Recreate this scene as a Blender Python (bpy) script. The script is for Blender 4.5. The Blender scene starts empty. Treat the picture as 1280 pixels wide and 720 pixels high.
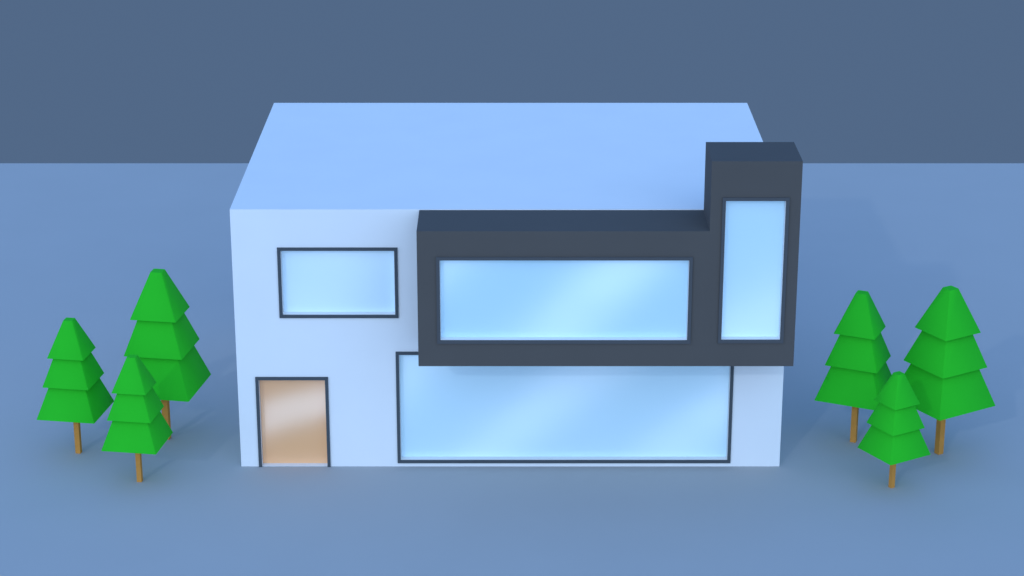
import bpy, bmesh, math
from mathutils import Vector

scene = bpy.context.scene
COL = scene.collection

# ------------------------------------------------------------------ materials
def principled(name, color, rough=0.85, spec=0.3):
    m = bpy.data.materials.new(name)
    m.use_nodes = True
    b = m.node_tree.nodes['Principled BSDF']
    b.inputs['Base Color'].default_value = (*color, 1)
    b.inputs['Roughness'].default_value = rough
    b.inputs['Specular IOR Level'].default_value = spec
    return m, m.node_tree, b

def grain(nt, b, color, scale, amount, bump=0.0, dist=0.01):
    """faint procedural unevenness of the paint: colour varies by +-amount"""
    N, L = nt.nodes, nt.links
    tc = N.new('ShaderNodeTexCoord')
    n = N.new('ShaderNodeTexNoise')
    n.inputs['Scale'].default_value = scale
    n.inputs['Detail'].default_value = 6
    L.new(tc.outputs['Object'], n.inputs['Vector'])
    r = N.new('ShaderNodeValToRGB')
    r.color_ramp.elements[0].position = 0.3
    r.color_ramp.elements[1].position = 0.7
    r.color_ramp.elements[0].color = (*[c * (1 - amount) for c in color], 1)
    r.color_ramp.elements[1].color = (*[min(1, c * (1 + amount)) for c in color], 1)
    L.new(n.outputs['Fac'], r.inputs['Fac'])
    L.new(r.outputs['Color'], b.inputs['Base Color'])
    if bump:
        n2 = N.new('ShaderNodeTexNoise')
        n2.inputs['Scale'].default_value = scale * 12
        n2.inputs['Detail'].default_value = 4
        L.new(tc.outputs['Object'], n2.inputs['Vector'])
        bp = N.new('ShaderNodeBump')
        bp.inputs['Strength'].default_value = bump
        bp.inputs['Distance'].default_value = dist
        L.new(n2.outputs['Fac'], bp.inputs['Height'])
        L.new(bp.outputs['Normal'], b.inputs['Normal'])

def simple(name, color, scale=1.0, amount=0.02, bump=0.0, rough=0.85, spec=0.3):
    m, nt, b = principled(name, color, rough, spec)
    grain(nt, b, color, scale, amount, bump)
    return m

M_white = simple('white_render', (0.80, 0.80, 0.80), 0.7, 0.012, 0.0, spec=0.1)
M_grey = simple('charcoal_cladding', (0.093, 0.085, 0.079), 0.8, 0.02, 0.0, spec=0.15)
M_frame = simple('dark_frame_paint', (0.062, 0.074, 0.085), 1.0, 0.02, rough=0.6, spec=0.3)
M_bay_frame = simple('charcoal_frame_paint', (0.076, 0.079, 0.085), 1.0, 0.02, rough=0.6, spec=0.2)
M_lining = simple('white_lining', (0.80, 0.80, 0.80), 1.0, 0.01, spec=0.1)
M_ground = simple('ground_grey', (0.425, 0.425, 0.425), 0.35, 0.012, 0.0, rough=0.95, spec=0.05)
M_leaf = simple('green_foliage', (0.024, 0.485, 0.0185), 1.5, 0.02, rough=0.8, spec=0.1)
M_bark = simple('brown_bark', (0.60, 0.26, 0.055), 3.0, 0.05, rough=0.9, spec=0.1)

def satin_pane(name, base, gloss, angle, period, centre, tilt, tint=(1.0, 0.94, 0.95)):
    """satin pane under a slightly wavy glossy surface: the waves run up to the right at
    `angle`, `period` metres apart, and lean back towards the sky by `tilt` degrees along
    the line through `centre`; what they mirror comes from the sky and ground alone"""
    m, nt, b = principled(name, base, 0.9, 0.0)
    N, L = nt.nodes, nt.links
    al = math.radians(angle)
    tc = N.new('ShaderNodeTexCoord')
    nz = N.new('ShaderNodeTexNoise')
    nz.inputs['Scale'].default_value = 0.45
    nz.inputs['Detail'].default_value = 1.0
    L.new(tc.outputs['Object'], nz.inputs['Vector'])
    dt = N.new('ShaderNodeVectorMath'); dt.operation = 'DOT_PRODUCT'
    dt.inputs[1].default_value = (math.sin(al), 0, -math.cos(al))
    L.new(tc.outputs['Object'], dt.inputs[0])
    u0 = centre[0] * math.sin(al) - centre[1] * math.cos(al)

    def mth(op, x, y):
        n = N.new('ShaderNodeMath'); n.operation = op
        for i, v in enumerate((x, y)):
            if isinstance(v, (int, float)):
                n.inputs[i].default_value = v
            else:
                L.new(v, n.inputs[i])
        return n.outputs[0]
    wob = mth('MULTIPLY', mth('SUBTRACT', nz.outputs['Fac'], 0.5), 0.3)
    u = mth('ADD', mth('SUBTRACT', dt.outputs['Value'], u0), wob)
    h = mth('SINE', mth('MULTIPLY', u, 2 * math.pi / period), 0.0)
    amp = math.tan(math.radians(tilt)) * period / (2 * math.pi)
    bp = N.new('ShaderNodeBump')
    bp.inputs['Strength'].default_value = 1.0
    bp.inputs['Distance'].default_value = amp
    L.new(h, bp.inputs['Height'])
    g = N.new('ShaderNodeBsdfGlossy')
    g.inputs['Color'].default_value = (*tint, 1)
    g.inputs['Roughness'].default_value = 0.5
    L.new(bp.outputs['Normal'], g.inputs['Normal'])
    mx = N.new('ShaderNodeMixShader')
    mx.inputs['Fac'].default_value = gloss
    L.new(b.outputs['BSDF'], mx.inputs[1])
    L.new(g.outputs['BSDF'], mx.inputs[2])
    L.new(mx.outputs['Shader'], N['Material Output'].inputs['Surface'])
    return m

BLUE_UP = (0.56, 0.85, 0.95)
M_p1 = satin_pane('glass_small_window', (0.71, 0.91, 1.0), 0.24, 60, 4.6, (-4.6, 5.0), 12)
M_p2 = satin_pane('glass_bay_window', (0.58, 0.87, 0.97), 0.28, 47, 3.5, (1.95, 5.05), 15)
M_p3 = satin_pane('glass_tower_window', (0.63, 0.88, 0.97), 0.24, 25, 5.2, (5.8, 4.1), 12)
M_p4 = satin_pane('glass_ground_window', (0.65, 0.91, 1.0), 0.26, 42, 3.1, (-0.1, 0.7), 12)
M_door = satin_pane('satin_orange_door', (1.0, 0.455, 0.14), 0.25, 20, 2.3, (-5.45, 1.42), 18, (0.86, 0.95, 1.0))

# -------------------------------------------------------------------- helpers
def empty(name, loc, label, cat, rz=0.0, group=None):
    o = bpy.data.objects.new(name, None)
    o.empty_display_size = 0.3
    COL.objects.link(o)
    o.location = loc
    o.rotation_euler = (0, 0, rz)
    o['label'] = label
    o['category'] = cat
    if group:
        o['group'] = group
    return o

def link(name, bm, mat, parent=None):
    bmesh.ops.remove_doubles(bm, verts=bm.verts, dist=1e-5)
    bmesh.ops.recalc_face_normals(bm, faces=bm.faces)
    me = bpy.data.meshes.new(name)
    bm.to_mesh(me)
    bm.free()
    me.materials.append(mat)
    o = bpy.data.objects.new(name, me)
    COL.objects.link(o)
    if parent is not None:
        o.parent = parent
    return o

def quad(bm, *p):
    return bm.faces.new([bm.verts.new(v) for v in p])

def box(bm, x0, x1, y0, y1, z0, z1, skip=''):
    v = [bm.verts.new((x, y, z)) for x in (x0, x1) for y in (y0, y1) for z in (z0, z1)]
    fs = {'l': (0, 1, 3, 2), 'r': (4, 6, 7, 5), 'f': (0, 4, 5, 1), 'b': (2, 3, 7, 6), 'd': (0, 2, 6, 4), 't': (1, 5, 7, 3)}
    for k, f in fs.items():
        if k not in skip:
            bm.faces.new([v[i] for i in f])

def front_with_holes(bm, y, solids, holes, reveal):
    """vertical face at y over the solid rectangles, minus the openings, each with its reveal going in"""
    xs = sorted({v for r in solids + holes for v in r[:2]})
    zs = sorted({v for r in solids + holes for v in r[2:]})
    for a, b in zip(xs, xs[1:]):
        for c, d in zip(zs, zs[1:]):
            mx, mz = (a + b) / 2, (c + d) / 2
            ins = lambda r: r[0] < mx < r[1] and r[2] < mz < r[3]
            if any(ins(r) for r in solids) and not any(ins(r) for r in holes):
                quad(bm, (a, y, c), (b, y, c), (b, y, d), (a, y, d))
    for (a, b, c, d) in holes:
        e = y + reveal
        quad(bm, (a, y, c), (a, e, c), (a, e, d), (a, y, d))
        quad(bm, (b, y, c), (b, y, d), (b, e, d), (b, e, c))
        quad(bm, (a, y, d), (a, e, d), (b, e, d), (b, y, d))
        quad(bm, (a, y, c), (b, y, c), (b, e, c), (a, e, c))

# ------------------------------------------------------------ measured layout
X0, X1, H, LEN = -6.775, 6.823, 6.80, 10.288
BX0, BX1, BZ0, BZ1 = -2.18, 6.823, 3.382, 6.785      # dark upper bay
TX, TZ, D = 4.71, 8.492, 1.681                        # its tower
FW = 0.078                                            # frame width
REV = 0.17                                            # how far panes sit in
OP_W1 = (-5.663, -2.731, 4.007, 5.831)                # outer outlines of the frames
OP_W4 = (-2.822, 5.578, 0.104, 3.111)
OP_DOOR = (-6.327, -4.517, 0.0, 2.437)
OP_W2 = (-1.725, 4.331, 3.972, 6.153)
OP_W3 = (4.986, 6.551, 3.985, 7.618)
inner = lambda r: (r[0] + FW, r[1] - FW, r[2] + FW, r[3] - FW)

house = empty('modern_house', (0, 0, 0), 'white two storey modern house with charcoal upper bay, tower and large pale blue windows', 'house')

# white walls with real openings
bm = bmesh.new()
SL = 0.16
door_hole = (OP_DOOR[0] + FW, OP_DOOR[1] - FW, 0.0, OP_DOOR[3] - FW)
front_with_holes(bm, 0.0, [(X0, X1, 0.0, H - SL)], [inner(OP_W1), inner(OP_W4), door_hole], REV + 0.05)
quad(bm, (X0, 0, 0), (X0, 0, H - SL), (X0, LEN, H - SL), (X0, LEN, 0))
quad(bm, (X1, 0, 0), (X1, LEN, 0), (X1, LEN, H - SL), (X1, 0, H - SL))
quad(bm, (X0, LEN, 0), (X0, LEN, H - SL), (X1, LEN, H - SL), (X1, LEN, 0))
link('wall', bm, M_white, house)
bm = bmesh.new()
box(bm, X0, X1, 0, LEN, H - SL, H)
link('roof', bm, M_white, house)

# charcoal bay with the raised tower at its right end
bm = bmesh.new()
front_with_holes(bm, -D, [(BX0, BX1, BZ0, BZ1), (TX, BX1, BZ1, TZ)], [inner(OP_W2), inner(OP_W3)], 0.003)
yb = -0.003
quad(bm, (BX0, -D, BZ0), (BX1, -D, BZ0), (BX1, yb, BZ0), (BX0, yb, BZ0))
quad(bm, (BX0, -D, BZ1), (TX, -D, BZ1), (TX, yb, BZ1), (BX0, yb, BZ1))
quad(bm, (TX, -D, TZ), (BX1, -D, TZ), (BX1, yb, TZ), (TX, yb, TZ))
quad(bm, (BX0, -D, BZ0), (BX0, -D, BZ1), (BX0, yb, BZ1), (BX0, yb, BZ0))
quad(bm, (TX, -D, BZ1), (TX, -D, TZ), (TX, yb, TZ), (TX, yb, BZ1))
quad(bm, (BX1, -D, BZ0), (BX1, -D, TZ), (BX1, yb, TZ), (BX1, yb, BZ0))
quad(bm, (BX0, yb, BZ0), (BX1, yb, BZ0), (BX1, yb, BZ1), (BX0, yb, BZ1))
quad(bm, (TX, yb, BZ1), (BX1, yb, BZ1), (BX1, yb, TZ), (TX, yb, TZ))
link('upper_bay', bm, M_grey, house)

def frame_bm(r, y, proud, w, bottom=True):
    a, b, c, d = r
    bm = bmesh.new()
    z0 = c + w if bottom else c
    box(bm, a, a + w, y - proud, y, z0, d - w)
    box(bm, b - w, b, y - proud, y, z0, d - w)
    box(bm, a, b, y - proud, y, d - w, d)
    if bottom:
        box(bm, a, b, y - proud, y, c, c + w)
    return bm

def window(r, y, glass, paint, label):
    a, b, c, d = inner(r)
    bm = bmesh.new()
    box(bm, a + 0.012, b - 0.012, y + REV, y + REV + 0.03, c + 0.012, d - 0.012)
    p = link('window', bm, glass, house)
    if label:
        p['label'] = label
    link('window_frame', frame_bm(r, y - 0.002, 0.04, FW), paint, p)
    t = 0.010                                        # pale lining round the opening
    bm = bmesh.new()
    e = 0.002
    ya, yb_ = y + 0.004, y + REV + 0.05
    box(bm, a + e, a + t, ya, yb_, c + t, d - t)
    box(bm, b - t, b - e, ya, yb_, c + t, d - t)
    box(bm, a + e, b - e, ya, yb_, d - t, d - e)
    box(bm, a + e, b - e, ya, yb_, c + e, c + t)
    link('window_sill', bm, M_lining, p)

window(OP_W1, 0.0, M_p1, M_frame, 'small upper window in the white wall')
window(OP_W4, 0.0, M_p4, M_frame, 'wide ground floor window under the bay')
window(OP_W2, -D, M_p2, M_bay_frame, 'long window in the charcoal bay')
window(OP_W3, -D, M_p3, M_bay_frame, 'tall narrow window in the charcoal tower')

bm = bmesh.new()
a, b, c, d = door_hole
box(bm, a + 0.006, b - 0.006, REV, REV + 0.05, 0.015, d - 0.006)
door = link('door', bm, M_door, house)
link('door_frame', frame_bm(OP_DOOR, -0.002, 0.04, FW, bottom=False), M_frame, door)
bm = bmesh.new()
box(bm, a + 0.004, b - 0.004, 0.002, REV + 0.06, 0.002, 0.014)
link('threshold', bm, M_lining, door)

# --------------------------------------------------------------------- trees
TZS = (3.644, 2.738, 1.998, 1.172)        # cap, then the foot of each tier
TWS = (0.114, 0.472, 0.602, 0.759)        # half widths there

CUT = 0.014                                # softened corners of the crown

def soft_ring(bm, z, w):
    c = CUT
    pts = ((-w + c, -w), (w - c, -w), (w, -w + c), (w, w - c), (w - c, w), (-w + c, w), (-w, w - c), (-w, -w + c))
    return [bm.verts.new((x, y, z)) for x, y in pts]

def crown_bm():
    bm = bmesh.new()
    tops = [(TZS[0], TWS[0])]
    for k in (1, 2):                      # hidden upper ends of the lower tiers run on inside the tier above
        ze = TZS[k]
        slope = (TWS[k + 1] - (0.345, 0.472)[k - 1]) / (ze - TZS[k + 1])
        z = ze + 0.22
        tops.append((z, TWS[k + 1] - slope * (z - TZS[k + 1])))
    for k in range(3):
        zt, wt = tops[k]
        zb, wb = TZS[k + 1], TWS[k + 1]
        t, b_ = soft_ring(bm, zt, wt + 0.003), soft_ring(bm, zb, wb + 0.003)
        for f in (bm.faces.new(t), bm.faces.new(b_[::-1])):
            for e in f.edges:
                e.smooth = False
        for i in range(8):
            j = (i + 1) % 8
            f = bm.faces.new((b_[i], b_[j], t[j], t[i]))
            f.smooth = True
    return bm

def make_tree():
    t = empty('pine_tree', (0, 0, 0), 'tree', 'tree')
    bm = bmesh.new()
    w0, w1 = 0.066, 0.066
    ring = lambda z, w: [bm.verts.new((sx * w, sy * w, z)) for sx, sy in ((-1, -1), (1, -1), (1, 1), (-1, 1))]
    a, b = ring(0.0, w0), ring(TZS[3] + 0.3, w1)
    bm.faces.new(a[::-1]); bm.faces.new(b)
    for i in range(4):
        j = (i + 1) % 4
        bm.faces.new((a[i], a[j], b[j], b[i]))
    link('trunk', bm, M_bark, t)
    link('crown', crown_bm(), M_leaf, t)
    return t

def copy_tree(src):
    r = src.copy(); COL.objects.link(r)
    for ch in src.children:
        c = ch.copy(); COL.objects.link(c); c.parent = r
    return r

TREES = [
    (-11.049, 0.870, -0.161, 1.000, 'middle-sized green three-tiered tree, outermost of the three left of the house'),
    (-8.918, 1.788, -0.168, 1.267, 'tallest green three-tiered tree left of the house, its trunk partly behind a smaller tree'),
    (-9.193, -0.893, -0.155, 0.915, 'smallest green three-tiered tree left of the house, in front of the tallest one'),
    (8.933, 1.588, -0.429, 1.127, 'middle-sized green three-tiered tree right of the house, nearest to its wall'),
    (11.008, 0.828, 5.258, 1.232, 'tallest green three-tiered tree right of the house, farthest from its wall'),
    (9.450, -1.250, -1.034, 0.833, 'smallest green three-tiered tree right of the house, in front of the other two'),
]
proto = make_tree()
for i, (x, y, th, s, lab) in enumerate(TREES):
    o = proto if i == 0 else copy_tree(proto)
    o.location = (x, y, 0)
    o.rotation_euler = (0, 0, th)
    o.scale = (s, s, s)
    o['label'] = lab
    o['group'] = 'three-tiered green trees beside the house'

# -------------------------------------------------------------------- ground
bm = bmesh.new()
quad(bm, (-90, -110, 0), (90, -110, 0), (90, 27.63, 0), (-90, 27.63, 0))
g = link('ground', bm, M_ground)
g['kind'] = 'structure'
g.location.z = -0.002

# ------------------------------------------------------------------ daylight
SUN_AZ = Vector((-0.418, -0.908))         # towards the sun, on the ground
SUN_EL = math.radians(25.7)
sd = bpy.data.lights.new('sun', 'SUN')
sd.energy = 0.33
sd.angle = math.radians(1.2)
sd.color = (0.67, 0.82, 1.0)
sun = bpy.data.objects.new('sun', sd)
COL.objects.link(sun)
to_sun = Vector((SUN_AZ.x, SUN_AZ.y, math.tan(SUN_EL))).normalized()
sun.rotation_euler = to_sun.to_track_quat('Z', 'Y').to_euler()

w = bpy.data.worlds.new('World')
scene.world = w
w.use_nodes = True
N, L = w.node_tree.nodes, w.node_tree.links
bg = N['Background']
tc = N.new('ShaderNodeTexCoord')
sx = N.new('ShaderNodeSeparateXYZ')
L.new(tc.outputs['Generated'], sx.inputs[0])

def vmath(op, a, b):
    m = N.new('ShaderNodeVectorMath'); m.operation = op
    for i, v in enumerate((a, b)):
        if isinstance(v, tuple):
            m.inputs[i].default_value = v
        else:
            L.new(v, m.inputs[i])
    return m.outputs[0]

def half_lobe(sock):
    """squared cosine towards the negative side of one axis"""
    a = N.new('ShaderNodeMath'); a.operation = 'MINIMUM'; a.inputs[1].default_value = 0.0
    L.new(sock, a.inputs[0])
    p = N.new('ShaderNodeMath'); p.operation = 'MULTIPLY'
    L.new(a.outputs[0], p.inputs[0]); L.new(a.outputs[0], p.inputs[1])
    return p.outputs[0]

# deep blue dome, paler towards the sun (which stands low in front of the house, to the left)
front = vmath('MULTIPLY', half_lobe(sx.outputs['Y']), (1.32, 1.60, 1.80))
left = vmath('MULTIPLY', half_lobe(sx.outputs['X']), (0.29, 0.30, 0.32))
dome = vmath('ADD', vmath('ADD', front, left), (0.156, 0.412, 0.965))
mr = N.new('ShaderNodeMapRange')
mr.inputs['From Min'].default_value = -0.03
mr.inputs['From Max'].default_value = 0.0
L.new(sx.outputs['Z'], mr.inputs['Value'])
mx = N.new('ShaderNodeMix'); mx.data_type = 'RGBA'
L.new(mr.outputs['Result'], mx.inputs['Factor'])
mx.inputs['A'].default_value = (0.084, 0.140, 0.244, 1)
L.new(dome, mx.inputs['B'])
L.new(mx.outputs['Result'], bg.inputs['Color'])
bg.inputs['Strength'].default_value = 1.0

# -------------------------------------------------------------------- camera
cd = bpy.data.cameras.new('camera')
cd.sensor_width = 36
cd.sensor_fit = 'HORIZONTAL'
cd.lens = 2684.8 / 1280 * 36
cd.clip_end = 2000
cam = bpy.data.objects.new('camera', cd)
COL.objects.link(cam)
cam.location = (0.065, -49.713, 22.286)
cam.rotation_euler = (math.pi / 2 - 0.33856, 0, 0)
scene.camera = cam

vs = scene.view_settings
vs.view_transform = 'Standard'
vs.look = 'None'
vs.exposure = 0
vs.gamma = 1
vs.use_curve_mapping = False
